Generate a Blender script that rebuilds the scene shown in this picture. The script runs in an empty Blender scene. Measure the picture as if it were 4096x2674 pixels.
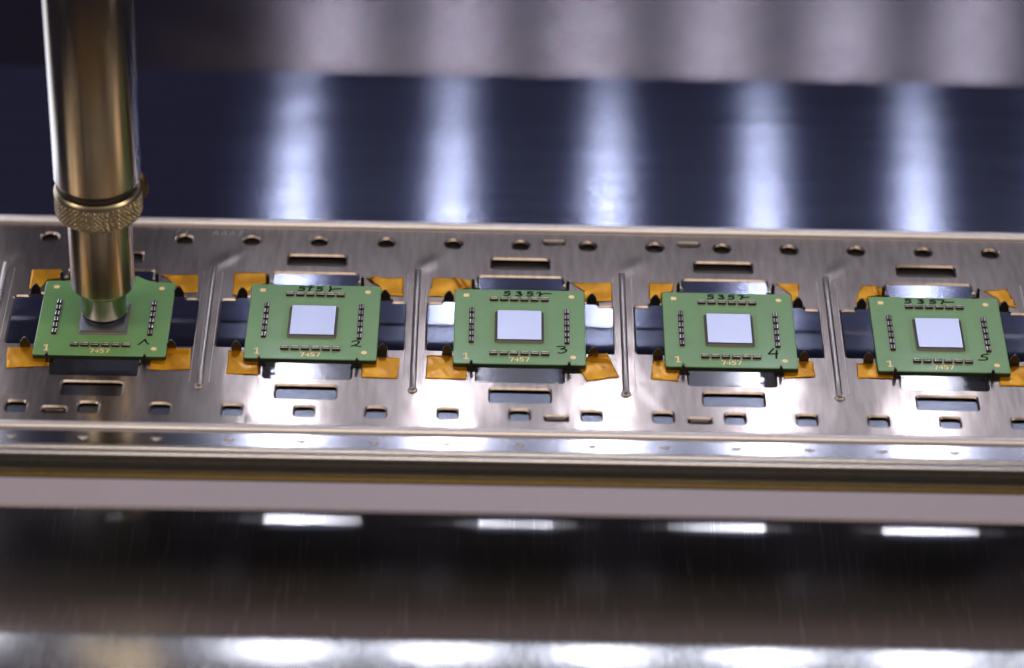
import bpy, bmesh, math, random
from mathutils import Vector, Matrix
from mathutils.geometry import delaunay_2d_cdt

random.seed(7)
MM = 0.001
C = bpy.context.scene.collection
sc = bpy.context.scene

# ------------------------------------------------------------------ camera
cam_d = bpy.data.cameras.new('camera')
cam = bpy.data.objects.new('camera', cam_d); C.objects.link(cam)
cam_d.sensor_fit = 'HORIZONTAL'; cam_d.sensor_width = 36.0; cam_d.lens = 127.145
cam_d.clip_start = 0.01; cam_d.clip_end = 10.0
th, yaw, roll = 0.601696351, 0.00797539210, 0.0226250526
fw = Vector((math.sin(yaw)*math.cos(th), math.cos(yaw)*math.cos(th), -math.sin(th)))
rt = fw.cross(Vector((0, 0, 1))).normalized(); up = rt.cross(fw)
r2 = math.cos(roll)*rt + math.sin(roll)*up
u2 = -math.sin(roll)*rt + math.cos(roll)*up
m = Matrix((r2, u2, -fw)).transposed().to_4x4()
m.translation = Vector((-4.511, -565.73, 389.56))*MM
cam.matrix_world = m
cam_d.dof.use_dof = True
cam_d.dof.focus_distance = 0.687
cam_d.dof.aperture_fstop = 8.5
sc.camera = cam

# ------------------------------------------------------------------ render settings
sc.render.engine = 'CYCLES'
sc.view_settings.view_transform = 'Standard'
sc.view_settings.look = 'None'
sc.view_settings.exposure = 0.0
sc.view_settings.gamma = 1.0
cy = sc.cycles
cy.use_denoising = True
cy.max_bounces = 8; cy.glossy_bounces = 6; cy.diffuse_bounces = 3
cy.sample_clamp_indirect = 6.0
cy.blur_glossy = 0.3
cy.caustics_reflective = True

# ------------------------------------------------------------------ world and lamps
world = bpy.data.worlds.new('World'); sc.world = world; world.use_nodes = True
bg = world.node_tree.nodes['Background']
bg.inputs[0].default_value = (0.37, 0.35, 0.60, 1); bg.inputs[1].default_value = 0.085

def area(name, loc, target, radiance, col, sx, sy=None, shape='RECTANGLE'):
    d = bpy.data.lights.new(name, 'AREA'); d.shape = shape
    d.size = sx*MM; d.size_y = (sy or sx)*MM
    A = d.size*d.size_y*(math.pi/4 if shape == 'DISK' else 1)
    d.energy = radiance*A*math.pi; d.color = col
    o = bpy.data.objects.new(name, d); C.objects.link(o)
    o.location = Vector(loc)*MM
    o.rotation_euler = (Vector(target)-Vector(loc)).to_track_quat('-Z', 'Y').to_euler()
    return o

# the row of white light emitting diodes behind the conveyor, and its diffuser strip
for k in range(6):
    X = -56.6+41.6*k
    area('led_lamp', (X, 190, 154), (X*0.55, -20, 0), 135.0, (0.84, 0.88, 1.0), 8, shape='DISK')
    area('led_halo_lamp', (X, 192, 154), (X*0.55, -20, 0), 1.3, (0.45, 0.52, 1.0), 27, shape='DISK')  # bluish disc added to give each diode's reflection a blue halo
area('diffuser_strip_lamp', (62, 194, 155), (55, -40, 0), 0.9, (0.74, 0.82, 1.0), 270, 15)
# warm light above the machine; the pair at the sides is added fill
for sx in (-1, 1):
    area('warm_lamp', (sx*440, -160, 400), (sx*20, 0, 0), 9.0, (1.0, 0.86, 0.70), 160, 240)
area('warm_lamp', (0, -110, 340), (0, 0, 0), 3.3, (1.0, 0.85, 0.68), 260, 170)
# lamp added out of view to draw the nozzle's bright left edge
area('nozzle_edge_lamp', (-128, 52, 30), (-77, 3, 30), 2.0, (0.85, 0.88, 1.0), 50, 110)

# ------------------------------------------------------------------ materials
def mat(name):
    mt = bpy.data.materials.new(name); mt.use_nodes = True
    nt = mt.node_tree; bs = nt.nodes['Principled BSDF']
    return mt, nt, bs
def N(nt, t, **kw):
    n = nt.nodes.new(t)
    for k, v in kw.items(): setattr(n, k, v)
    return n
def L(nt, a, b): nt.links.new(a, b)

def simple(name, col, rough=0.4, metal=0.0, coat=0.0, coat_r=0.1, spec=0.5, noise=0.0, nscale=800, bump=0.0):
    mt, nt, bs = mat(name)
    bs.inputs['Base Color'].default_value = (*col, 1)
    bs.inputs['Roughness'].default_value = rough
    bs.inputs['Metallic'].default_value = metal
    bs.inputs['Coat Weight'].default_value = coat
    bs.inputs['Coat Roughness'].default_value = coat_r
    bs.inputs['Specular IOR Level'].default_value = spec
    if noise or bump:
        tc = N(nt, 'ShaderNodeTexCoord'); nz = N(nt, 'ShaderNodeTexNoise')
        nz.inputs['Scale'].default_value = nscale; nz.inputs['Detail'].default_value = 5
        L(nt, tc.outputs['Object'], nz.inputs['Vector'])
        if noise:
            mx = N(nt, 'ShaderNodeMix', data_type='RGBA', blend_type='MULTIPLY'); mx.inputs[0].default_value = 1.0
            cr = N(nt, 'ShaderNodeMapRange'); cr.inputs['From Min'].default_value = 0.25; cr.inputs['From Max'].default_value = 0.75
            cr.inputs['To Min'].default_value = 1-noise; cr.inputs['To Max'].default_value = 1+noise
            L(nt, nz.outputs['Fac'], cr.inputs['Value'])
            mx.inputs[6].default_value = (*col, 1); L(nt, cr.outputs[0], mx.inputs[7]); L(nt, mx.outputs[2], bs.inputs['Base Color'])
        if bump:
            bp = N(nt, 'ShaderNodeBump'); bp.inputs['Strength'].default_value = 1.0; bp.inputs['Distance'].default_value = bump*MM
            L(nt, nz.outputs['Fac'], bp.inputs['Height']); L(nt, bp.outputs[0], bs.inputs['Normal'])
    return mt

def stretched_noise(nt, scale, stretch, rot=0.0, detail=3, coords='Object'):
    tc = N(nt, 'ShaderNodeTexCoord'); mp = N(nt, 'ShaderNodeMapping')
    mp.inputs['Scale'].default_value = stretch; mp.inputs['Rotation'].default_value = (0, 0, rot)
    nz = N(nt, 'ShaderNodeTexNoise'); nz.inputs['Scale'].default_value = scale; nz.inputs['Detail'].default_value = detail
    L(nt, tc.outputs[coords], mp.inputs['Vector']); L(nt, mp.outputs[0], nz.inputs['Vector'])
    return nz.outputs['Fac']

def remap(nt, v, a, b, c, d):
    r = N(nt, 'ShaderNodeMapRange')
    for k, x in zip(('From Min', 'From Max', 'To Min', 'To Max'), (a, b, c, d)): r.inputs[k].default_value = x
    L(nt, v, r.inputs['Value']); return r.outputs[0]

def tangent(nt, v):
    c = N(nt, 'ShaderNodeCombineXYZ')
    for i in range(3): c.inputs[i].default_value = v[i]
    return c.outputs[0]

def scratch_mask(nt, specs):
    """thin straight scratches: very stretched noise, thresholded, in several directions"""
    out = None
    for rot, sc_, lo in specs:
        f = stretched_noise(nt, sc_, (1, 0.02, 1), rot, 1)
        v = remap(nt, f, lo, lo+0.04, 0, 1)
        if out is None: out = v
        else:
            mx = N(nt, 'ShaderNodeMath', operation='MAXIMUM'); L(nt, out, mx.inputs[0]); L(nt, v, mx.inputs[1]); out = mx.outputs[0]
    return out

# brushed stainless sheet of the carrier: a tight lobe plus a broad one
def steel_sheet():
    mt, nt, bs = mat('brushed_stainless')
    out = nt.nodes['Material Output']
    b2 = N(nt, 'ShaderNodeBsdfPrincipled'); mix = N(nt, 'ShaderNodeMixShader')
    br = stretched_noise(nt, 900, (1, 0.14, 1), 0.35, 4)
    cloud = stretched_noise(nt, 70, (1, 1, 1), 0, 3)
    colr = N(nt, 'ShaderNodeValToRGB')
    colr.color_ramp.elements[0].position = 0.3; colr.color_ramp.elements[0].color = (0.245, 0.198, 0.175, 1)
    colr.color_ramp.elements[1].position = 0.7; colr.color_ramp.elements[1].color = (0.345, 0.287, 0.258, 1)
    L(nt, br, colr.inputs[0])
    bp = N(nt, 'ShaderNodeBump'); bp.inputs['Distance'].default_value = 0.0035*MM; bp.inputs['Strength'].default_value = 1
    L(nt, br, bp.inputs['Height'])
    bp2 = N(nt, 'ShaderNodeBump'); bp2.inputs['Distance'].default_value = 0.12*MM; bp2.inputs['Strength'].default_value = 1
    wav = stretched_noise(nt, 110, (1, 0.55, 1), 0.5, 2)
    tc = N(nt, 'ShaderNodeTexCoord'); sp = N(nt, 'ShaderNodeSeparateXYZ'); L(nt, tc.outputs['Object'], sp.inputs[0])
    def M(op, a, b=None):
        n = N(nt, 'ShaderNodeMath', operation=op)
        for i_, v_ in enumerate((a, b)):
            if v_ is None: continue
            if isinstance(v_, float): n.inputs[i_].default_value = v_
            else: L(nt, v_, n.inputs[i_])
        return n.outputs[0]
    # distance from the nearest rib end, in millimetres
    xm = M('SUBTRACT', M('FLOORED_MODULO', M('ADD', M('MULTIPLY', sp.outputs[0], 1000.0), 18.43+19.88+39.76*4-2.2), 39.76), 19.88)
    ym = M('SUBTRACT', M('MULTIPLY', sp.outputs[1], 1000.0), 25.6)
    u_ = M('ADD', M('MULTIPLY', xm, 0.80), M('MULTIPLY', ym, -0.60)); v_ = M('ADD', M('MULTIPLY', xm, 0.60), M('MULTIPLY', ym, 0.80))
    e_ = M('ADD', M('POWER', M('DIVIDE', u_, 1.5), 2.0), M('POWER', M('DIVIDE', v_, 3.4), 2.0))
    mound = M('EXPONENT', M('MULTIPLY', e_, -1.0))
    bp3 = N(nt, 'ShaderNodeBump'); bp3.inputs['Distance'].default_value = 0.10*MM; bp3.inputs['Strength'].default_value = 1
    L(nt, mound, bp3.inputs['Height']); L(nt, bp2.outputs[0], bp3.inputs['Normal'])
    L(nt, wav, bp2.inputs['Height']); L(nt, bp.outputs[0], bp2.inputs['Normal'])
    for b, r in ((bs, 0.17), (b2, 0.35)):
        b.inputs['Metallic'].default_value = 1
        L(nt, colr.outputs[0], b.inputs['Base Color'])
        L(nt, bp3.outputs[0], b.inputs['Normal'])
        L(nt, remap(nt, cloud, 0.3, 0.7, r-0.015, r+0.015), b.inputs['Roughness'])
    mix.inputs[0].default_value = 0.48
    L(nt, bs.outputs[0], mix.inputs[1]); L(nt, b2.outputs[0], mix.inputs[2]); L(nt, mix.outputs[0], out.inputs[0])
    return mt

# metal brushed along X: reflections draw out across the brushing
def brushed_plate(name, col, ax, ay, tan=(1, 0, 0), radial=False, lines=(0.05, 1.0, 1.0), lscale=600, var=0.12, scr=None, rough2=0.4, mixf=0.0, rvar=0.06, scr_add=0.15, edge=None):
    mt, nt, bs = mat(name); out = nt.nodes['Material Output']
    g = N(nt, 'ShaderNodeBsdfAnisotropic', distribution='BECKMANN')
    f = stretched_noise(nt, lscale, lines, 0, 4)
    an = 1-math.sqrt(ax/ay); r = math.sqrt(math.sqrt(ax*ay))
    g.inputs['Anisotropy'].default_value = an
    if radial:
        tg = N(nt, 'ShaderNodeTangent', direction_type='RADIAL', axis='Z'); L(nt, tg.outputs[0], g.inputs['Tangent'])
    else: L(nt, tangent(nt, tan), g.inputs['Tangent'])
    L(nt, remap(nt, f, 0.3, 0.7, r*(1-rvar), r*(1+rvar)), g.inputs['Roughness'])
    mx = N(nt, 'ShaderNodeMix', data_type='RGBA', blend_type='MULTIPLY'); mx.inputs[0].default_value = 1
    mx.inputs[6].default_value = (*col, 1); L(nt, remap(nt, f, 0.3, 0.7, 1-var, 1+var), mx.inputs[7])
    colour = mx.outputs[2]
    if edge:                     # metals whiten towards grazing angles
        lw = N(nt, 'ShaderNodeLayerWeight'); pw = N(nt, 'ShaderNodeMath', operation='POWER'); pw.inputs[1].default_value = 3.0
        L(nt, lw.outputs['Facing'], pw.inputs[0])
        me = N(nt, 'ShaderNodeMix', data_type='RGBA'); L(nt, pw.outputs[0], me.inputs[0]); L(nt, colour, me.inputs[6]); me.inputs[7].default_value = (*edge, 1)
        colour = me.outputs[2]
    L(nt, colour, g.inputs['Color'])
    bs.inputs['Metallic'].default_value = 1; bs.inputs['Roughness'].default_value = rough2
    L(nt, mx.outputs[2], bs.inputs['Base Color'])
    mix = N(nt, 'ShaderNodeMixShader'); mix.inputs[0].default_value = mixf
    if scr:
        L(nt, remap(nt, scratch_mask(nt, scr), 0, 1, mixf, min(0.85, mixf+scr_add)), mix.inputs[0])
    L(nt, g.outputs[0], mix.inputs[1]); L(nt, bs.outputs[0], mix.inputs[2]); L(nt, mix.outputs[0], out.inputs[0])
    return mt

M_steel = steel_sheet()
SCR2 = [(0.2, 1100, 0.66), (-0.1, 1300, 0.66), (0.5, 1000, 0.68), (-0.5, 1200, 0.68)]
SCR3 = [(0.5, 2400, 0.70), (-0.5, 2600, 0.70), (0.95, 2300, 0.71), (-0.95, 2700, 0.71)]
SCR = [(0.2, 2600, 0.70), (1.0, 3000, 0.71), (-0.5, 2800, 0.71), (0.6, 3200, 0.71), (-1.1, 2500, 0.71)]
M_plate = brushed_plate('blue_brushed_plate', (0.42, 0.44, 0.57), 0.017, 0.22, var=0.07)
M_slope = brushed_plate('grey_brushed_sheet', (0.29, 0.25, 0.275), 0.032, 0.09, var=0.05)
M_under = brushed_plate('scratched_under_plate', (0.50, 0.48, 0.48), 0.02, 0.08, rough2=0.4, mixf=0.12, var=0.04)
M_mid = brushed_plate('dark_blue_plate', (0.22, 0.23, 0.30), 0.03, 0.10, rough2=0.4, mixf=0.04, var=0.05)
M_strip = simple('scuffed_support_strip', (0.11, 0.115, 0.14), 0.26, 1.0, noise=0.12, nscale=700, bump=0.01)
M_bounce = simple('brown_bounce_surface', (0.30, 0.22, 0.13), 0.6, noise=0.15, nscale=60)
M_rib = simple('pressed_steel', (0.42, 0.37, 0.345), 0.36, 1.0, noise=0.08, nscale=900)
M_base = brushed_plate('polished_base', (0.90, 0.85, 0.82), 0.040, 0.12, scr=SCR3, rough2=0.36, mixf=0.28, var=0.02, rvar=0.002, scr_add=0.25)
M_front = brushed_plate('brushed_front_bar', (0.95, 0.93, 0.90), 0.035, 0.095, lscale=500, scr=SCR2, rough2=0.42, mixf=0.22, var=0.05, scr_add=0.25)
M_ledge = simple('polished_dark_steel', (0.34, 0.33, 0.36), 0.16, 1.0)
M_lip = simple('bright_rolled_steel', (0.78, 0.73, 0.74), 0.42, 0.8, noise=0.06, nscale=900)
M_rod = simple('ground_steel', (0.62, 0.60, 0.61), 0.30, 1.0, noise=0.1, nscale=900)
M_dark = simple('blackened_steel', (0.05, 0.045, 0.042), 0.45, 0.6)
M_brass = simple('dull_brass', (0.11, 0.075, 0.025), 0.42, 0.85, noise=0.15, nscale=500)
M_bar = simple('matte_anodised_aluminium', (0.37, 0.33, 0.395), 0.55, 0.25, noise=0.06, nscale=1500, bump=0.01)
M_mask = simple('green_solder_mask', (0.132, 0.292, 0.105), 0.33, 0.0, coat=0.55, coat_r=0.07, noise=0.06, nscale=350)
M_edge = simple('dark_laminate_edge', (0.02, 0.03, 0.018), 0.6)
M_die = simple('ground_silicon', (0.52, 0.53, 0.66), 0.37, 1.0, noise=0.05, nscale=6000)
M_fill = simple('underfill_resin', (0.10, 0.095, 0.09), 0.45)
M_halo = simple('resin_stain', (0.130, 0.265, 0.094), 0.4)
M_capbody = simple('ceramic_capacitor_body', (0.020, 0.016, 0.015), 0.35)
M_term = simple('tinned_terminal', (0.66, 0.63, 0.61), 0.28, 1.0)
M_copper = simple('pinkish_solder_pad', (0.30, 0.21, 0.18), 0.45, 0.2)
M_gold = simple('gold_plating', (0.95, 0.72, 0.38), 0.5, 0.35)
M_ink = simple('black_marker_ink', (0.004, 0.004, 0.006), 0.7, spec=0.2)
M_tab = simple('dark_spring_steel', (0.10, 0.085, 0.08), 0.30, 0.9)
M_stamp = simple('engraved_stroke', (0.16, 0.15, 0.20), 0.4, 0.9)
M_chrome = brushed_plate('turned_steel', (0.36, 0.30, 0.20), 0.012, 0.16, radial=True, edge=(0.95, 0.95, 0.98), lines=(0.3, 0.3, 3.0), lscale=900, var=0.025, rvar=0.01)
M_knurl = simple('knurled_steel', (0.42, 0.35, 0.23), 0.32, 1.0)
M_rubber = simple('black_rubber', (0.008, 0.008, 0.01), 0.45)
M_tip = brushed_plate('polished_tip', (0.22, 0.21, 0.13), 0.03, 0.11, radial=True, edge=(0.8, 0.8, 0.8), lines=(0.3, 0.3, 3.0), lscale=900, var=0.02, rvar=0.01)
def tape_mat():
    mt, nt, bs = mat('amber_polyimide_film')
    f = stretched_noise(nt, 260, (1, 0.35, 1), 0.6, 4)
    cr = N(nt, 'ShaderNodeValToRGB')
    cr.color_ramp.elements[0].position = 0.3; cr.color_ramp.elements[0].color = (0.46, 0.18, 0.0005, 1)
    cr.color_ramp.elements[1].position = 0.7; cr.color_ramp.elements[1].color = (0.74, 0.35, 0.002, 1)
    L(nt, f, cr.inputs[0]); L(nt, cr.outputs[0], bs.inputs['Base Color'])
    bs.inputs['Metallic'].default_value = 0.75; bs.inputs['Roughness'].default_value = 0.40
    bs.inputs['Coat Weight'].default_value = 0.12; bs.inputs['Coat Roughness'].default_value = 0.15
    bp = N(nt, 'ShaderNodeBump'); bp.inputs['Distance'].default_value = 0.02*MM; bp.inputs['Strength'].default_value = 1
    L(nt, f, bp.inputs['Height']); L(nt, bp.outputs[0], bs.inputs['Normal'])
    return mt
M_tape = tape_mat()

# ------------------------------------------------------------------ mesh helpers (all sizes in millimetres)
def mesh_of(bm, mats, smooth=False):
    for v in bm.verts: v.co *= MM
    me = bpy.data.meshes.new('m'); bm.normal_update(); bm.to_mesh(me); bm.free()
    for mt in (mats if isinstance(mats, (list, tuple)) else [mats]): me.materials.append(mt)
    if smooth: me.shade_smooth()
    return me
def link(name, me, parent=None, loc=(0, 0, 0), rz=0.0):
    me.name = name
    o = bpy.data.objects.new(name, me); C.objects.link(o)
    o.location = Vector(loc)*MM; o.rotation_euler = (0, 0, rz)
    if parent: o.parent = parent
    return o
def empty(name, loc, label, cat, group=None, rz=0.0):
    o = bpy.data.objects.new(name, None); C.objects.link(o)
    o.location = Vector(loc)*MM; o.rotation_euler = (0, 0, rz); o.empty_display_size = 0.005
    o['label'] = label; o['category'] = cat
    if group: o['group'] = group
    return o
def tag(o, label, cat, group=None):
    o['label'] = label; o['category'] = cat
    if group: o['group'] = group
    return o
def structure(o):
    o['kind'] = 'structure'; return o

def rounded(pts, r, seg=4):
    """round every corner of a counter-clockwise polygon"""
    n = len(pts); out = []
    for i in range(n):
        p0, p, p1 = Vector(pts[i-1]), Vector(pts[i]), Vector(pts[(i+1) % n])
        a, b = (p0-p), (p1-p)
        rr = min(r, a.length*0.45, b.length*0.45)
        a.normalize(); b.normalize()
        A, B = p+a*rr, p+b*rr
        for k in range(seg+1):
            t = k/seg
            q = (1-t)**2*A + 2*t*(1-t)*p + t*t*B
            out.append((q.x, q.y))
    return out
def rect(x0, y0, x1, y1): return [(x0, y0), (x1, y0), (x1, y1), (x0, y1)]
def circle(cx, cy, r, n=32): return [(cx+r*math.cos(2*math.pi*k/n), cy+r*math.sin(2*math.pi*k/n)) for k in range(n)]
def offset_loop(pts, d):
    """move a counter-clockwise loop outward by d"""
    n = len(pts); out = []
    for i in range(n):
        a, p, b = Vector(pts[i-1]), Vector(pts[i]), Vector(pts[(i+1) % n])
        e1, e2 = (p-a), (b-p)
        if e1.length < 1e-9: e1 = e2
        if e2.length < 1e-9: e2 = e1
        n1 = Vector((e1.y, -e1.x)).normalized(); n2 = Vector((e2.y, -e2.x)).normalized()
        nn = n1+n2; nn.normalize()
        k = d/max(0.5, nn.dot(n1))
        out.append((p.x+nn.x*k, p.y+nn.y*k))
    return out
def within(x, y, lp):
    c = False
    for (x0, y0), (x1, y1) in zip(lp, lp[1:]+lp[:1]):
        if (y0 > y) != (y1 > y) and x < (x1-x0)*(y-y0)/(y1-y0)+x0: c = not c
    return c
def fill(bm, loops, z, flip=False, mi=0):
    """triangulated flat face with holes; the first loop is the outline"""
    vs, es = [], []
    for lp in loops:
        s = len(vs); vs += [Vector(p) for p in lp]; es += [(s+i, s+(i+1) % len(lp)) for i in range(len(lp))]
    v, e, f, *_ = delaunay_2d_cdt(vs, es, [], 2, 1e-5)
    bv = [bm.verts.new((p.x, p.y, z)) for p in v]
    bbs = [(min(p[0] for p in h), max(p[0] for p in h), min(p[1] for p in h), max(p[1] for p in h)) for h in loops]
    for t in f:
        t = list(t)
        a, b, c = (v[i] for i in t[:3])
        g = (a+b+c)/3
        if not within(g.x, g.y, loops[0]): continue
        if any(q[0] < g.x < q[1] and q[2] < g.y < q[3] and within(g.x, g.y, h) for h, q in zip(loops[1:], bbs[1:])): continue
        ccw = (b-a).cross(c-a) > 0
        if ccw == flip: t.reverse()
        try: fc = bm.faces.new([bv[i] for i in t]); fc.material_index = mi
        except ValueError: pass
def skirt(bm, rings, inward=False, mi=0):
    """rings: list of (loop, z) from top to bottom"""
    R_ = [[bm.verts.new((p[0], p[1], z)) for p in lp] for lp, z in rings]
    n = len(R_[0])
    for a, b in zip(R_, R_[1:]):
        for i in range(n):
            j = (i+1) % n
            q = [a[i], b[i], b[j], a[j]]
            if inward: q.reverse()
            f = bm.faces.new(q); f.smooth = True; f.material_index = mi
def slab(bm, pts, z0, z1, b=0.0, seg=3, mi=0, side=None, bottom=True):
    """a prism with a rounded upper edge"""
    side = mi if side is None else side
    rings = []
    if b > 0:
        for k in range(seg+1):
            t = k/seg*math.pi/2
            rings.append((offset_loop(pts, -b+b*math.sin(t)), z1-b+b*math.cos(t)))
    else: rings.append((pts, z1))
    fill(bm, [rings[0][0]], z1, mi=mi)
    if b > 0: skirt(bm, rings, mi=mi)
    skirt(bm, [(pts, z1-b), (pts, z0)], mi=side)
    if bottom: fill(bm, [pts], z0, flip=True, mi=side)
def box(bm, x0, y0, z0, x1, y1, z1, b=0.0, mi=0): slab(bm, rect(x0, y0, x1, y1), z0, z1, b, mi=mi)
def sweep_x(bm, prof, x0, x1, nx=1, smooth=True, mi=0):
    """prof: list of (y,z) open polyline, extruded along X; normals to the left of travel when y falls"""
    cols = [[bm.verts.new((x0+(x1-x0)*k/nx, y, z)) for y, z in prof] for k in range(nx+1)]
    for a, b in zip(cols, cols[1:]):
        for i in range(len(prof)-1):
            f = bm.faces.new([a[i], a[i+1], b[i+1], b[i]]); f.smooth = smooth; f.material_index = mi
def lathe(bm, prof, n=64, cx=0, cy=0, mi=0, smooth=True):
    """prof: (r,z) from top to bottom"""
    R_ = []
    for r, z in prof:
        if r < 1e-6: R_.append([bm.verts.new((cx, cy, z))]*n)
        else: R_.append([bm.verts.new((cx+r*math.cos(2*math.pi*k/n), cy+r*math.sin(2*math.pi*k/n), z)) for k in range(n)])
    for a, b in zip(R_, R_[1:]):
        for i in range(n):
            j = (i+1) % n; q = []
            for v in (a[i], b[i], b[j], a[j]):
                if v not in q: q.append(v)
            if len(q) > 2:
                f = bm.faces.new(q); f.smooth = smooth; f.material_index = mi
def tube(bm, path, r, n=12):
    rings = []
    for i, p in enumerate(path):
        p = Vector(p); d = (Vector(path[min(i+1, len(path)-1)])-Vector(path[max(i-1, 0)])).normalized()
        a = d.orthogonal().normalized(); b = d.cross(a)
        rings.append([bm.verts.new(p+r*(math.cos(2*math.pi*k/n)*a+math.sin(2*math.pi*k/n)*b)) for k in range(n)])
    # keep rings aligned
    for a, b in zip(rings, rings[1:]):
        s = min(range(n), key=lambda q: (b[q].co-a[0].co).length)
        for i in range(n):
            f = bm.faces.new([a[i], a[(i+1) % n], b[(s+i+1) % n], b[(s+i) % n]]); f.smooth = True
        b[:] = b[s:]+b[:s]
    bm.faces.new(rings[0]); bm.faces.new(list(reversed(rings[-1])))
def ribbon(bm, pts, w, z, t=0.02, close=False):
    """a pen stroke: a thin raised strip with round ends following a polyline"""
    n = len(pts)
    if n < 2: return
    Lp, Rp = [], []
    for i in range(n):
        a, p, b = Vector(pts[max(i-1, 0)]), Vector(pts[i]), Vector(pts[min(i+1, n-1)])
        d = (b-a).normalized(); nn = Vector((-d.y, d.x))
        k = w/2
        Lp.append(p+nn*k); Rp.append(p-nn*k)
    d0 = (Vector(pts[0])-Vector(pts[1])).normalized(); d1 = (Vector(pts[-1])-Vector(pts[-2])).normalized()
    cap = lambda c, d: [(Vector(c)+(d*math.cos(t)+Vector((-d.y, d.x))*math.sin(t))*w/2) for t in (-0.9, 0, 0.9)]
    for A, B, Cc, D in zip(Lp, Rp, Rp[1:], Lp[1:]):
        vs = [bm.verts.new((q.x, q.y, z+t)) for q in (A, B, Cc, D)]
        f = bm.faces.new(vs)
    for c, d, e in ((pts[0], d0, (Lp[0], Rp[0])), (pts[-1], d1, (Lp[-1], Rp[-1]))):
        ring = [e[0]]+(cap(c, d) if (Vector((-d.y, d.x)).dot(e[0]-Vector(c)) < 0) else list(reversed(cap(c, d))))+[e[1]]
        bm.faces.new([bm.verts.new((q.x, q.y, z+t)) for q in ring])
    bmesh.ops.recalc_face_normals(bm, faces=bm.faces)
    for f in bm.faces:
        if f.normal.z < 0: f.normal_flip()
def smooth_line(pts, k=6):
    """Catmull-Rom through the points"""
    P = [Vector(p) for p in pts]; P = [2*P[0]-P[1]]+P+[2*P[-1]-P[-2]]; out = []
    for i in range(1, len(P)-2):
        for s in range(k):
            t = s/k
            a, b, c, d = P[i-1:i+3]
            out.append(0.5*((2*b)+(c-a)*t+(2*a-5*b+4*c-d)*t*t+(3*b-a-3*c+d)*t**3))
    out.append(P[-2]); return [(q.x, q.y) for q in out]

# stroke alphabet in a unit box (x 0..0.6, y 0..1): (curved?, points)
GL = {
 '1': [(0, [(0.05, 0.78), (0.32, 1.0), (0.32, 0.0)])],
 '2': [(1, [(0.02, 0.78), (0.15, 0.98), (0.45, 0.98), (0.55, 0.74), (0.35, 0.42), (0.0, 0.0)]), (0, [(0.0, 0.0), (0.6, 0.0)])],
 '0': [(1, [(0.3, 1.0), (0.05, 0.8), (0.02, 0.4), (0.12, 0.05), (0.3, 0.0), (0.5, 0.06), (0.58, 0.5), (0.5, 0.9), (0.3, 1.0)])],
 '4': [(0, [(0.45, 0.0), (0.45, 1.0), (0.0, 0.32), (0.62, 0.32)])],
 '5': [(0, [(0.55, 1.0), (0.08, 1.0), (0.05, 0.56)]), (1, [(0.05, 0.56), (0.35, 0.62), (0.56, 0.36), (0.4, 0.04), (0.02, 0.06)])],
 '7': [(0, [(0.02, 1.0), (0.58, 1.0), (0.25, 0.0)])],
 'R': [(0, [(0.0, 0.0), (0.0, 1.0)]), (1, [(0.0, 1.0), (0.4, 0.98), (0.5, 0.75), (0.35, 0.52), (0.0, 0.5)]), (0, [(0.25, 0.5), (0.55, 0.0)])],
 'I': [(0, [(0.2, 0.0), (0.2, 1.0)])],
}
def write(bm, text, x, y, h, adv, w, z, sx=1.0):
    for ch in text:
        if ch in GL:
            for cv, pts in GL[ch]:
                q = [(x+px*h*sx, y+py*h) for px, py in pts]
                ribbon(bm, smooth_line(q) if cv else q, w, z)
        x += adv
def strokes(bm, lines, ox, oy, w, z):
    for pts in lines: ribbon(bm, smooth_line([(ox+a, oy+b) for a, b in pts], 5), w, z)

# ------------------------------------------------------------------ large surfaces (the setting)
X0, X1 = -190, 190
bm = bmesh.new(); box(bm, X0, 29.4, -21, X1, 127.5, -17.0); structure(link('rear_plate_floor', mesh_of(bm, M_plate)))
bm = bmesh.new(); box(bm, X0, 9.0, -21, X1, 29.4, -17.4); structure(link('middle_plate_floor', mesh_of(bm, M_mid)))
bm = bmesh.new(); box(bm, X0, -22, -15, X1, 9.5, -12.0); structure(link('under_plate_floor', mesh_of(bm, M_under)))
bm = bmesh.new(); box(bm, X0, -135, -22, X1, 8.9, -17.4); structure(link('front_plate_floor', mesh_of(bm, M_base)))
bm = bmesh.new(); box(bm, X0, -480, -21, X1, -131, -2.0); structure(link('brown_bounce_floor', mesh_of(bm, M_bounce)))  # unseen brown surface added for the nozzle tube to reflect
bm = bmesh.new()
sl = math.radians(38)
yb, zb = 215.0, -108.0
sweep_x(bm, [(yb+150*math.cos(sl), zb+150*math.sin(sl)), (yb, zb), (yb-60, zb-2)], X0, X1, smooth=False)
for f in bm.faces:
    if f.normal.z < 0: pass
structure(link('rear_slope_floor', mesh_of(bm, M_slope)))

# ------------------------------------------------------------------ the carrier (steel tray)
PITCH, CX0 = 39.76, 1.45
cells = [CX0+PITCH*k for k in range(-3, 4)]
XL, XR = -116.0, 116.0
YF, YB = -30.2, 38.6
T = 0.42
tray = empty('carrier_tray', (0, 0, 0), 'long brushed steel carrier tray with punched openings holding the five green chips', 'tray')
holes = []
B = 0.36
for c in cells:
    cross = [(-17.55, -4.45), (-8.0, -4.45), (-8.0, -14.5), (8.2, -14.5), (8.2, -4.5), (17.85, -4.55), (17.85, 11.3), (15.0, 11.3), (15.0, 12.4),
             (9.0, 12.4), (9.0, 18.3), (8.25, 18.3), (8.25, 21.1), (-8.0, 21.1), (-8.0, 18.3), (-8.75, 18.3), (-8.75, 12.4), (-14.7, 12.4), (-14.7, 11.35), (-17.55, 11.35)]
    holes.append(rounded([(c+x, y) for x, y in cross], 0.55))
    holes.append(rounded(rect(c-5.5, 23.75, c+5.65, 27.4), 0.6))
    holes.append(rounded(rect(c-5.45, -20.95, c+5.75, -16.7), 0.6))
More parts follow.
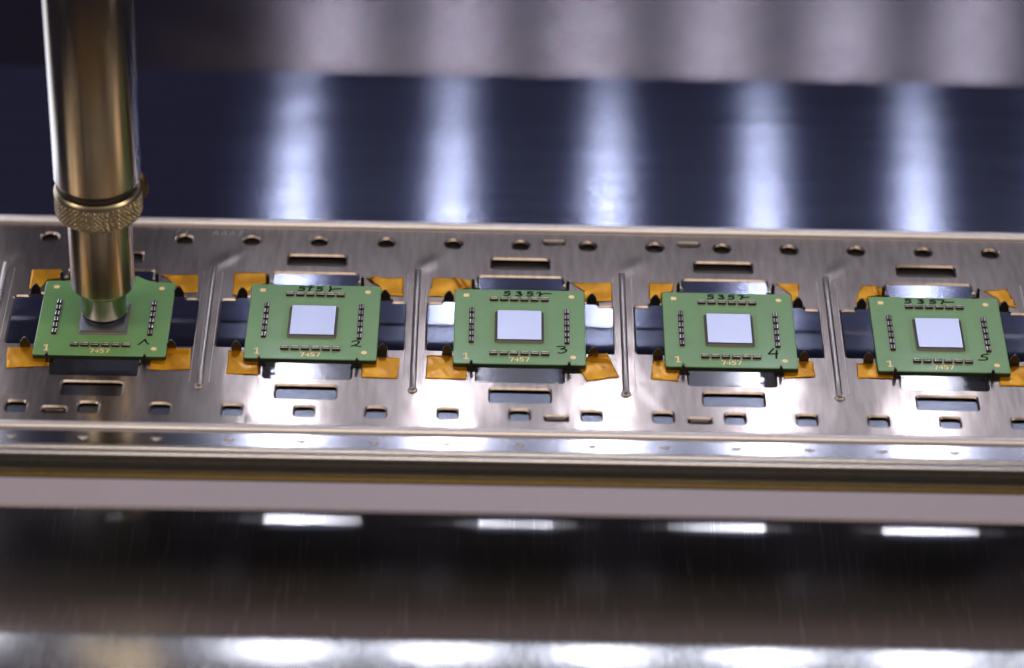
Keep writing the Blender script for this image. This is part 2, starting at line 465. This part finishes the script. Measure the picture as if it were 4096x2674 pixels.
x_sq = [CX0+0.1+PITCH/3*k for k in range(-8, 9)]
for x in x_sq:
    holes.append(rounded(rect(x-1.8, -26.6, x+1.8, -23.3), 0.75))
    holes.append(circle(x, 32.3, 1.62, 28))
lances_f = [(-84.14, -25.7), (8.3, -25.85), (34.77, -25.75)]
lances_r = [(8.2, 33.5), (34.75, 33.6)]
holes = [h for h in holes if min(p[0] for p in h) > XL+2 and max(p[0] for p in h) < XR-2]
for x, y in lances_f: holes.append(rounded(rect(x-2.05, y-0.85, x+2.05, y+0.75), 0.2))
for x, y in lances_r: holes.append(rounded(rect(x-2.0, y-0.75, x+2.0, y+0.6), 0.2))
holes = [[(x, y+0.30) for x, y in h] for h in holes]
outer = rect(XL, YF, XR, YB)
bm = bmesh.new()
fill(bm, [outer]+[offset_loop(h, B) for h in holes], 0.0)
skirt(bm, [(outer, 0), (outer, -T)])
for h in holes:
    rings = []
    for d, z in ((B, 0.0), (B*0.9, -0.015), (0.05, -0.30), (0.01, -0.33), (0.0, -0.36)):
        rings.append((offset_loop(h, d), z))
    rings.append((h, -T))
    # hole walls face the opening
    skirt(bm, rings, inward=True)
fill(bm, [outer]+holes, -T, flip=True)
link('sheet', mesh_of(bm, M_steel), tray)
# rolled rear and front edges
def half_round(yc, zc, ry, rz, n=10, a0=0.0, a1=math.pi):
    return [(yc+ry*math.cos(a0+(a1-a0)*k/n), zc+rz*math.sin(a0+(a1-a0)*k/n)) for k in range(n+1)]
bm = bmesh.new(); sweep_x(bm, half_round(38.45, -0.35, 1.3, 1.35)+[(37.15, -0.9), (39.75, -0.9)], XL, XR)
link('rolled_edge', mesh_of(bm, M_lip), tray)
bm = bmesh.new(); sweep_x(bm, half_round(-29.75, -0.6, 1.15, 0.75)+[(-30.9, -0.62), (-28.6, -0.62)], XL, XR)
link('rolled_edge', mesh_of(bm, M_lip), tray)
bm = bmesh.new(); box(bm, XL, 25.6, -3.0, XR, 37.3, -1.3)
link('under_strip', mesh_of(bm, M_dark), tray)
bm = bmesh.new(); slab(bm, rect(XL, -29.0, XR, -15.4), -1.6, -0.7, mi=0, side=1)
link('under_strip', mesh_of(bm, [M_strip, M_dark]), tray)
# pressed ribs between the chips
def rib_mesh():
    bm = bmesh.new()
    y0, y1, r = -17.0, 23.4, 0.62
    n, mseg = 10, 12
    rows = []
    for k in range(mseg+1):
        rows.append(y0+(y1-y0)*k/mseg)
    prev = None
    for y in rows:
        h = 0.62 if 0 < rows.index(y) < mseg else 0.02
        cur = [bm.verts.new((r*math.cos(math.pi*i/n), y, max(-0.05, h*math.sin(math.pi*i/n)-0.02))) for i in range(n+1)]
        if prev:
            for i in range(n): 
                f = bm.faces.new([prev[i], cur[i], cur[i+1], prev[i+1]]); f.smooth = True
        prev = cur
    # flat shoulders pressed on either side of the rib
    for s in (-1, 1):
        for xa, xb, hh in ((1.75, 1.9, 0.03),):
            slab(bm, rect(min(s*xa, s*xb), y0+1, max(s*xa, s*xb), y1-2), -0.05, hh, 0.03)
    # the little punched ring at the front end
    lathe(bm, [(0.42, -0.25), (0.42, 0.25), (0.62, 0.42), (0.85, 0.34), (1.0, 0.0)][::-1], 20, 0, y0-0.5)
    bmesh.ops.recalc_face_normals(bm, faces=bm.faces)
    return mesh_of(bm, M_rib)
RM = rib_mesh()
bmx = bmesh.new(); lathe(bmx, [(0.44, 0.012), (1e-7, 0.012)], 20, 0, -17.5); HM = mesh_of(bmx, M_rubber); 
for k in range(-3, 3):
    rb = link('rib', RM, tray, (CX0+PITCH*(k+0.5)-(0.7 if k == -3 else 0), 0, 0))
    link('punch_mark', HM, rb)
# bent-up tabs that fence the chips in
def tab_mesh():
    bm = bmesh.new()
    out = [(-0.95, 0), (0.95, 0), (0.95, 0.95), (0.80, 1.35), (0.48, 1.85), (0.30, 2.12), (0.12, 2.25), (-0.12, 2.25), (-0.30, 2.12), (-0.48, 1.85), (-0.80, 1.35), (-0.95, 0.95)]
    slab(bm, out, -0.22, 0.22, 0.1)
    for v in bm.verts: v.co = Vector((v.co.x, -v.co.z, v.co.y))
    bmesh.ops.recalc_face_normals(bm, faces=bm.faces)
    return mesh_of(bm, M_tab)
def pin_mesh():
    bm = bmesh.new()
    out = [(-0.30, -0.6), (0.30, -0.6), (0.30, 1.7), (0.2, 2.0), (0, 2.1), (-0.2, 2.0), (-0.30, 1.7)]
    slab(bm, out, -0.28, 0.28, 0.1)
    for v in bm.verts: v.co = Vector((v.co.x, -v.co.z, v.co.y))
    box(bm, 0.2, -0.2, -0.5, 1.25, 0.25, 0.12)
    bmesh.ops.recalc_face_normals(bm, faces=bm.faces)
    return mesh_of(bm, M_tab)
TM, PM = tab_mesh(), pin_mesh()
for c in cells[1:6]:
    for x, y in ((-13.65, 12.5), (13.85, 12.5), (-13.65, -5.6), (13.9, -5.6)): link('locating_tab', TM, tray, (c+x, y, 0))
    for x, y, rz in ((-9.05, -10.35, 0), (9.3, -10.35, math.pi), (-9.05, 17.2, 0), (9.3, 17.2, math.pi)): link('clip_pin', PM, tray, (c+x, y, 0), rz)
# lanced lugs in the small slots
bm = bmesh.new(); box(bm, -1.85, -0.55, -0.5, 1.85, 0.45, 0.38, 0.25); LM = mesh_of(bm, M_tab)
for x, y in lances_f+lances_r: link('lanced_lug', LM, tray, (x, y, 0))
# stamped numbers
bm = bmesh.new(); write(bm, '120254', -75.6, -28.6, 2.1, 2.1, 0.2, 0.0)
write(bm, 'RI', -48.9, -28.6, 2.1, 1.6, 0.2, 0.0)
link('stamped_number', mesh_of(bm, M_stamp), tray)
bm = bmesh.new()
for x, pts in ((-66.5, [(0, 0), (0.5, 1.6)]), (-64.8, [(0, 0), (0.5, 1.6)]), (-59.3, [(0, 0), (0.7, 1.6), (0.9, 0)]), (-57.6, [(0, 0), (0.7, 1.6), (0.9, 0)]), (-55.9, [(0, 0), (0.6, 1.6), (0.9, 0)]), (-54.2, [(0.9, 1.5), (0.2, 1.2), (0.8, 0.6), (0, 0)])):
    ribbon(bm, [(x+a, 34.4+b) for a, b in pts], 0.14, 0.0)
link('stamped_mark', mesh_of(bm, M_rod), tray)

# ------------------------------------------------------------------ chips
chips = [(-77.45, 2.96, 0.00234, 'numbered 1'), (-37.83, 3.04, -0.00546, 'numbered 2'), (1.44, 2.62, 0.00129, 'numbered 3'), (41.36, 2.76, -0.00056, 'numbered 4'), (81.28, 2.54, -0.00084, 'numbered 5')]
ZT = 1.1
def board_mesh(flare=False):
    pts = [(-12.5, -12.5), (12.5, -12.5), (12.5, 12.5)]
    if flare:
        tp = []
        for k in range(13):
            t = k/12; tp.append((9.7-(9.7-5.0)*t, 12.5+2.1*t*t))
        tp += [(-x, y) for x, y in reversed(tp)]
        base = rounded([(-12.5, 12.5), (-12.5, -12.5), (12.5, -12.5), (12.5, 12.5)], 0.55)
        pts = base+tp
    else: pts = rounded(pts+[(-12.5, 12.5)], 0.55)
    bm = bmesh.new(); slab(bm, pts, 0.1, ZT, 0.16, mi=0, side=1)
    return mesh_of(bm, [M_mask, M_edge])
BM0, BM1 = board_mesh(), board_mesh(True)
bm = bmesh.new(); slab(bm, rounded(rect(-4.23, -5.22, 4.14, 4.5), 0.04), ZT, ZT+0.62, 0.03, mi=0, side=1); DM = mesh_of(bm, [M_die, simple('die_edge', (0.03, 0.028, 0.05), 0.4)])
bm = bmesh.new()
o0 = rounded(rect(-4.75, -5.75, 4.65, 5.0), 0.6); 
fill(bm, [o0], ZT+0.006)
rings = [(rounded(rect(-4.22, -5.2, 4.13, 4.48), 0.2), ZT+0.5), (rounded(rect(-4.4, -5.4, 4.3, 4.66), 0.35), ZT+0.18), (o0, ZT+0.005)]
skirt(bm, rings); FM = mesh_of(bm, M_fill)
bm = bmesh.new(); fill(bm, [rounded(rect(-5.75, -6.5, 5.45, 5.75), 0.9)], ZT+0.003); HLM = mesh_of(bm, M_halo)
# capacitors (long side along X)
bm = bmesh.new(); slab(bm, rounded(rect(-0.76, -0.46, 0.76, 0.46), 0.08), 0, 0.46, 0.07); CAPM = mesh_of(bm, M_capbody)
bm = bmesh.new()
for s in (-1, 1):
    y0_, y1_ = sorted((s*0.17, s*0.37))
    slab(bm, rounded(rect(-0.66, y0_, 0.66, y1_), 0.08, 2), 0.3, 0.53, 0.09)
TERM = mesh_of(bm, M_term)
bm = bmesh.new(); fill(bm, [rounded(rect(-0.86, -0.58, 0.86, 0.58), 0.12)], 0.004); PADM = mesh_of(bm, M_copper)
cap_spots = [(-4.95+1.95*k, 8.9, 0) for k in range(6)]+[(-4.93+1.95*k, -9.3, 0) for k in range(6)] \
    + [(-9.14, 4.83-1.98*k, math.pi/2) for k in range(6)]+[(8.97, 4.78-1.97*k, math.pi/2) for k in range(6)]
bm = bmesh.new(); slab(bm, rounded(rect(-10.8, 9.8, -9.75, 10.85), 0.1), ZT, ZT+0.03); PSQ = mesh_of(bm, M_gold)
bm = bmesh.new(); slab(bm, circle(0, 0, 0.57, 24), ZT, ZT+0.03); PCI = mesh_of(bm, M_gold)
bm = bmesh.new(); write(bm, '7', -1.85, -11.6, 1.2, 1, 0.24, ZT); write(bm, '4', -0.93, -11.6, 1.2, 1, 0.24, ZT); write(bm, '5', 0.07, -11.6, 1.2, 1, 0.24, ZT); write(bm, '7', 1.07, -11.6, 1.2, 1, 0.24, ZT)
PN = mesh_of(bm, M_gold)
bm = bmesh.new(); ribbon(bm, [(-10.55, -9.5), (-10.05, -9.15), (-10.05, -11.1)], 0.34, ZT); ribbon(bm, [(-10.4, -11.05), (-9.7, -11.05)], 0.28, ZT); P1 = mesh_of(bm, M_gold)
five = lambda x, s=1: [[(x+1.0, 0.62*s+0.62), (x+0.2, 0.6*s+0.62), (x+0.1, 0.62)], [(x+0.1, 0.62), (x+0.8, 0.72), (x+0.95, 0.3), (x+0.5, -0.15), (x-0.1, -0.1)]]
three = lambda x: [[(x, 1.1), (x+0.7, 1.25), (x+0.6, 0.75), (x+0.3, 0.62)], [(x+0.3, 0.62), (x+0.95, 0.4), (x+0.6, -0.15), (x-0.1, -0.05)]]
ink = {
 0: ([], [[(-1.1, -1.0), (-0.5, -0.1), (0.0, 0.8)], [(0.0, 0.8), (0.35, -0.2), (0.75, -0.75)]]),
 1: (five(-3.3)+[[(-1.9, 1.2), (-0.6, 1.1)], [(-1.1, 1.7), (-1.25, 0.6), (-1.5, -0.2)]]+five(0.1)+[[(2.6, 1.5), (2.7, 0.6), (2.5, -0.3)], [(2.7, 0.35), (3.6, 0.7), (4.7, 0.75)]],
     [[(-0.8, 0.75), (-0.1, 1.1), (0.5, 0.7), (0.1, -0.1), (-0.9, -0.75)], [(-0.9, -0.75), (-0.2, -0.55), (0.9, -0.85)]]),
 2: (five(-2.9)+three(-0.6)+five(1.5)+[[(3.3, 0.9), (3.8, 1.2), (4.0, 0.9), (3.8, -0.1)], [(3.9, 0.25), (4.8, 0.8), (6.0, 0.72)]],
     [[(-0.85, 1.0), (0.2, 1.15), (0.55, 0.75), (-0.2, 0.2)], [(-0.2, 0.2), (0.75, 0.1), (0.7, -0.6), (-0.2, -1.15), (-0.7, -1.0)]]),
 3: (five(-3.6)+three(-1.5)+five(0.4)+[[(2.3, 1.15), (3.1, 1.2), (2.7, -0.1)], [(3.2, 0.45), (4.3, 0.72)]],
     [[(0.1, 1.5), (-0.5, 0.5), (-0.9, -0.3)], [(-0.9, -0.3), (0.0, -0.2), (0.9, -0.1)], [(0.7, 0.9), (0.55, -0.5), (0.5, -1.7)]]),
 4: (five(-5.4)+three(-2.9)+[[(0.5, 1.25), (-0.4, 1.1), (-0.6, 0.6)], [(-0.6, 0.6), (0.2, 0.6), (0.3, 0.1), (-0.7, -0.1)]]+[[(0.9, 1.2), (2.0, 1.1), (1.5, -0.15)], [(2.2, 0.4), (3.9, 0.45)]],
     [[(1.0, 1.2), (0.0, 0.9), (-0.3, 0.3)], [(-0.3, 0.3), (0.7, 0.1), (0.5, -0.7), (-0.9, -0.8)]]),
}
inkpos = [(8.2, -7.8), (8.5, -7.3), (8.0, -7.6), (8.0, -7.6), (7.7, -7.6)]
names = {0: 'green chip module inked 1, under the metal pick-up nozzle at the left', 1: 'green chip module inked 2, right beside the nozzle',
         2: 'green chip module inked 3, in the middle of the tray', 3: 'green chip module inked 4, second from the right end', 4: 'green chip module inked 5, at the right end of the row'}
for i, (x, y, a, _) in enumerate(chips):
    ch = empty('chip_module', (x, y, 0), names[i], 'chip', 'green chip modules lying in the carrier tray', a)
    link('board', BM1 if i == 0 else BM0, ch); link('resin_stain', HLM, ch); link('underfill', FM, ch); link('silicon_die', DM, ch)
    for (cx, cyy, rz) in cap_spots:
        if i == 0 and cyy > 8 and abs(cx) < 6 and rz == 0: continue      # behind the nozzle
        cp = link('capacitor', CAPM, ch, (cx, cyy, ZT), rz+random.uniform(-0.04, 0.04))
        link('terminal', TERM, cp); link('solder_pad', PADM, cp)
    link('corner_mark', PSQ, ch); link('corner_mark', PCI, ch, (9.97, 10.33, 0)); link('corner_mark', PCI, ch, (10.09, -10.1, 0))
    link('printed_number', PN, ch); link('printed_number', P1, ch)
    top, num = ink[i]
    bm = bmesh.new()
    if top: strokes(bm, top, 0, 10.55, 0.43, ZT)
    strokes(bm, num, *inkpos[i], 0.38, ZT)
    link('marker_writing', mesh_of(bm, M_ink), ch)

# ------------------------------------------------------------------ amber tape scraps
tapes = {
(1,'rl'): [(-93.4,20.5),(-87.7,21.0),(-87.8,17.7),(-90.2,17.0),(-91.2,13.9),(-93.2,14.1)],
(1,'rr'): [(-68.1,19.6),(-61.1,19.8),(-60.7,13.7),(-65.0,13.4),(-65.4,16.7)],
(1,'fl'): [(-95.0,-6.2),(-90.4,-5.7),(-86.8,-8.5),(-86.6,-11.7),(-94.5,-12.7)],
(1,'fr'): [(-65.1,-5.8),(-60.5,-5.6),(-60.1,-12.2),(-67.9,-12.4),(-67.7,-8.7)],
(2,'rl'): [(-54.2,20.7),(-47.9,21.0),(-47.7,17.3),(-50.2,16.4),(-50.9,13.0),(-53.9,13.0)],
(2,'rr'): [(-28.6,19.9),(-21.1,20.0),(-21.0,13.8),(-25.3,13.9),(-25.6,16.8)],
(2,'fl'): [(-53.5,-5.9),(-50.6,-5.8),(-47.5,-8.9),(-47.3,-13.4),(-53.3,-13.3)],
(2,'fr'): [(-25.5,-7.0),(-21.0,-7.3),(-21.3,-13.9),(-28.2,-13.6),(-28.1,-8.8)],
(3,'rl'): [(-15.3,20.6),(-11.9,20.1),(-10.9,20.0),(-8.1,19.7),(-8.0,16.6),(-11.1,16.1),(-11.4,13.6),(-16.3,14.0)],
(3,'rr'): [(11.4,19.4),(19.4,19.6),(19.3,13.3),(14.0,13.0),(13.9,16.5)],
(3,'fl'): [(-16.0,-6.2),(-11.0,-6.2),(-8.4,-8.2),(-8.4,-13.7),(-16.1,-13.7)],
(3,'fr'): [(14.2,-6.2),(16.3,-4.6),(18.1,-4.4),(18.6,-6.8),(20.2,-12.1),(14.0,-13.6),(12.7,-9.7)],
(4,'rl'): [(26.5,19.9),(31.3,19.9),(31.2,17.0),(29.0,16.6),(28.7,13.1),(26.4,14.2)],
(4,'rr'): [(51.1,20.5),(55.8,20.5),(55.5,15.2),(53.9,13.9),(54.0,16.7)],
(4,'fl'): [(26.5,-6.7),(28.8,-6.6),(31.7,-8.9),(31.2,-13.1),(26.1,-12.6)],
(4,'fr'): [(54.2,-6.0),(56.9,-5.9),(57.0,-10.9),(51.0,-11.5),(51.4,-8.5)],
(5,'rl'): [(68.0,20.5),(70.5,19.8),(72.1,19.7),(72.0,16.9),(68.9,16.4),(68.5,14.0),(66.2,14.4)],
(5,'rr'): [(91.6,19.2),(96.3,19.9),(97.6,13.6),(94.6,14.5),(94.2,16.4)],
(5,'fl'): [(65.0,-6.3),(68.8,-6.2),(71.8,-9.2),(71.6,-10.9),(64.9,-11.0)],
(5,'fr'): [(94.4,-6.4),(96.7,-6.2),(99.3,-6.1),(98.9,-12.6),(91.3,-12.7),(91.8,-9.5)],
}
creases = {(3,'rl'): ((-10.9, 20.4), (-9.0, 15.8)), (3,'fr'): ((14.6, -6.4), (18.8, -6.6)), (5,'rl'): ((70.3, 20.2), (70.6, 16.0)), (1,'fr'): ((-65.0, -6.3), (-60.4, -6.1)), (2,'rr'): ((-28.4, 17.6), (-26.0, 20.2))}
def tape_mesh(key, pts):
    lp = []
    n = len(pts)
    for i in range(n):
        a, b = Vector(pts[i]), Vector(pts[(i+1) % n]); k = max(1, int((b-a).length/0.8))
        for s in range(k):
            q = a+(b-a)*s/k
            lp.append((q.x+random.uniform(-0.03, 0.03), q.y+random.uniform(-0.03, 0.03)))
    area2 = sum(a[0]*b[1]-b[0]*a[1] for a, b in zip(lp, lp[1:]+lp[:1]))
    if area2 < 0: lp.reverse()
    xs = [p[0] for p in lp]; ys = [p[1] for p in lp]
    extra = []
    x = min(xs)+0.4
    while x < max(xs):
        y = min(ys)+0.4
        while y < max(ys):
            if within(x, y, lp): extra.append(Vector((x, y)))
            y += 0.55
        x += 0.55
    vs = [Vector(p) for p in lp]; es = [(i, (i+1) % len(lp)) for i in range(len(lp))]
    v, e, f, *_ = delaunay_2d_cdt(vs+extra, es, [], 2, 1e-5)
    f = [t for t in f if within(sum(v[i].x for i in t)/3, sum(v[i].y for i in t)/3, lp)]
    ph = [random.uniform(0, 6.28) for _ in range(6)]
    cr = creases.get(key)
    def height(p):
        z = 0.10+0.035*math.sin(p.x*0.9+p.y*0.5+ph[0])+0.03*math.sin(p.y*1.3-p.x*0.6+ph[1])+0.014*math.sin(p.x*3.1+p.y*1.7+ph[2])
        if cr:
            a, b = Vector(cr[0]), Vector(cr[1]); d = (b-a).normalized(); dist = abs((p-a).cross(d))
            z += 0.55*max(0, 1-dist/0.9)
        return max(0.03, z)
    bm = bmesh.new()
    bv = [bm.verts.new((p.x, p.y, height(p))) for p in v]
    for t in f:
        a, b, c = (v[i] for i in t); t = list(t)
        if (b-a).cross(c-a) < 0: t.reverse()
        fc = bm.faces.new([bv[i] for i in t]); fc.smooth = True
    # give the film its thickness
    g = bmesh.ops.extrude_face_region(bm, geom=list(bm.faces))
    for el in g['geom']:
        if isinstance(el, bmesh.types.BMVert): el.co.z += 0.05
    return mesh_of(bm, M_tape)
where = {'rl': 'rear left', 'rr': 'rear right', 'fl': 'front left', 'fr': 'front right'}
which = {1: 'chip under the nozzle', 2: 'chip beside the nozzle', 3: 'middle chip', 4: 'second rightmost chip', 5: 'rightmost chip'}
looks = {(3,'rl'): 'creased ', (3,'fr'): 'folded slanting ', (4,'fr'): 'short crumpled ', (5,'rl'): 'torn slanting ', (5,'rr'): 'skewed '}
for key, pts in tapes.items():
    ox = sum(p[0] for p in pts)/len(pts); oy = sum(p[1] for p in pts)/len(pts)
    o = link('tape_scrap', tape_mesh(key, [(a-0, b-0) for a, b in pts]))
    for v in o.data.vertices: v.co.x -= ox*MM; v.co.y -= oy*MM
    o.location = (ox*MM, oy*MM, 0)
    tag(o, f"{looks.get(key, '')}amber tape scrap at the {where[key[1]]} corner of the {which[key[0]]}", 'tape', 'amber tape scraps round the chips')

# ------------------------------------------------------------------ pick-up nozzle standing on the first chip
NX, NY = -77.5, 3.2
nz = empty('pickup_nozzle', (NX, NY, ZT+0.62), 'tall polished metal pick-up nozzle with knurled ring pressing on the first chip', 'nozzle')
z0 = ZT+0.62
def npart(name, prof, mt, n=96, par=None):
    bm = bmesh.new(); lathe(bm, [(r, z-z0) for r, z in prof], n); return link(name, mesh_of(bm, mt), par or nz)
tubeo = npart('upper_tube', [(0.01, 118), (8.05, 118), (8.05, 33.0), (7.85, 32.5), (5.0, 32.5)], M_chrome)
npart('seal_ring', [(5, 33.0), (7.3, 32.9), (7.4, 32.0), (7.3, 30.75), (5, 30.7)], M_rubber)
# knurled ring: diamond pattern cut into the metal
bm = bmesh.new()
n_, prof = 480, []
zt, zb_ = 30.8, 25.2
for k in range(46):
    t = k/45; z = zt-(zt-zb_)*t
    if t < 0.16: r = 7.75+0.47*math.sin(t/0.16*math.pi/2)
    elif t > 0.9: r = 8.22-0.35*((t-0.9)/0.1)**2
    else: r = 8.22
    prof.append((r, z, t))
rows_ = []
for r, z, t in prof:
    row = []
    for k in range(n_):
        a = 2*math.pi*k/n_
        u = a*54/(2*math.pi); v = z/0.96
        d1 = abs(((u+v) % 1)-0.5)*2; d2 = abs(((u-v) % 1)-0.5)*2
        cut = 0.20*max(0.0, 1-min(d1, d2)*1.9) if 0.17 < t < 0.97 else 0
        row.append(bm.verts.new(((r-cut)*math.cos(a), (r-cut)*math.sin(a), z-z0)))
    rows_.append(row)
for a, b in zip(rows_, rows_[1:]):
    for i in range(n_):
        bm.faces.new([a[i], b[i], b[(i+1) % n_], a[(i+1) % n_]])
bm.faces.new(rows_[-1][::-1]); bm.faces.new(rows_[0])
link('knurled_ring', mesh_of(bm, M_knurl), nz)
npart('lower_barrel', [(5.0, 25.6), (6.0, 25.6), (6.05, 25.3), (6.05, 9.2), (5.95, 8.75), (5.6, 8.5), (4.5, 8.5)], M_chrome)
npart('nozzle_tip', [(4.5, 8.6), (4.75, 8.4), (4.72, 7.6), (4.5, 7.3), (4.42, 3.1), (4.3, 2.85), (3.2, 2.8)], M_tip)
npart('dark_gap_ring', [(3.0, 3.0), (4.0, 2.82), (4.15, 2.3), (4.2, 1.75), (0.01, 1.74)], M_rubber, 64)  # black ring painted in for the dark gap between tip and die
# vent hole in the side of the tube and the finger lever behind the ring
bm = bmesh.new(); lathe(bm, [(0.01, 0.05), (0.62, 0.05), (0.75, 0.0), (0.75, -0.4)], 24)
vh = link('vent_hole', mesh_of(bm, M_rubber), tubeo, (8.05*math.cos(math.radians(-8)), 8.05*math.sin(math.radians(-8)), 38.5-z0)); vh.rotation_euler = (0, math.pi/2, math.radians(-8))
bm = bmesh.new(); lathe(bm, [(1.5*math.sin(math.pi*k/14), 3.0*math.cos(math.pi*k/14)) for k in range(15)], 24)
lv = link('lever', mesh_of(bm, M_brass), nz, (7.5, 3.6, 28.6-z0)); lv.rotation_euler = (0, math.radians(-6), 0)

# the hose that leaves the nozzle behind
bm = bmesh.new()
path = [(-79.5, 16, 62), (-83, 14.5, 68), (-87, 13, 76), (-94, 12, 88), (-104, 11, 100)]
tube(bm, path, 1.3)
tag(link('air_hose', mesh_of(bm, M_rubber)), 'black air hose curving up behind the metal nozzle', 'hose')

# ------------------------------------------------------------------ stepped conveyor rail in front of the tray
rail = empty('conveyor_rail', (0, -38, -17), 'stepped polished conveyor rail running along the front of the tray', 'rail')
def rpart(name, fn, mt):
    bm = bmesh.new(); fn(bm)
    for v in bm.verts: v.co -= Vector((0, -38, -17))
    return link(name, mesh_of(bm, mt), rail)
ledge = rpart('ledge', lambda b: box(b, X0, -35.4, -1.8, X1, -29.0, -0.6, 0.15), M_ledge)
for yc in (-36.05, -37.9):
    rpart('guide_rod', lambda b: sweep_x(b, half_round(yc, -1.0, 0.85, 0.75)+[(yc-0.85, -2.6), (yc+0.85, -2.6)], X0, X1), M_rod)
rpart('backing_strip', lambda b: box(b, X0, -47.5, -4.0, X1, -35.45, -2.6), M_dark)
rpart('brass_strip', lambda b: sweep_x(b, half_round(-42.9, -2.2, 1.5, 1.2)+[(-44.4, -2.62), (-41.4, -2.62)], X0, X1), M_brass)
# small bright wedges standing in for the square holes' reflections on the ledge
for x in x_sq:
    if XL+6 < x < XR-6:
        bm = bmesh.new()
        a, b_, c_, d_ = (bm.verts.new(p) for p in ((-1.15, 0, 0.22), (1.15, 0, 0.22), (0, -0.75, 0.0), (0, 0.2, 0.0)))
        bm.faces.new((a, c_, b_)); bm.faces.new((a, b_, d_))
        o = link('hole_glint', mesh_of(bm, M_lip), rail, (x, -33.3+38, -0.6+17.0))
clampb = tag(link('clamp_bar', (lambda b: (box(b, X0, -54.2, -0.85, X1, -46.5, 0.0, 0.12), mesh_of(b, M_bar))[1])(bmesh.new())),
             'matte grey lilac metal bar running straight along the front of the rail', 'bar')
# ------------------------------------------------------------------ scratched bright frame bar nearest the camera
bm = bmesh.new()
prof = [(-100, -20)]
yc, zc, R_ = -86.0, -12.0, 7.0
for k in range(13):
    a = math.radians(-10+95.4*k/12); prof.append((yc+R_*math.cos(a), zc+R_*math.sin(a)))
prof += [(-130, zc+R_*math.sin(math.radians(85.4))+(130+yc)*math.tan(math.radians(4.6))), (-130, -20)]
prof[0] = (prof[1][0], -17)
sweep_x(bm, prof, X0, X1)
for f in bm.faces: f.smooth = True
tag(link('frame_bar', mesh_of(bm, M_front)), 'bright scratched metal frame bar with rounded edge along the very front', 'bar')

# every loose surface outward
for o in list(C.objects):
    if o.type == 'MESH' and o.name.split('.')[0] in ('rolled_edge', 'guide_rod', 'brass_strip', 'frame_bar', 'rear_slope_floor'):
        b = bmesh.new(); b.from_mesh(o.data)
        for f in b.faces: pass
        bmesh.ops.recalc_face_normals(b, faces=b.faces)
        b.to_mesh(o.data); b.free()
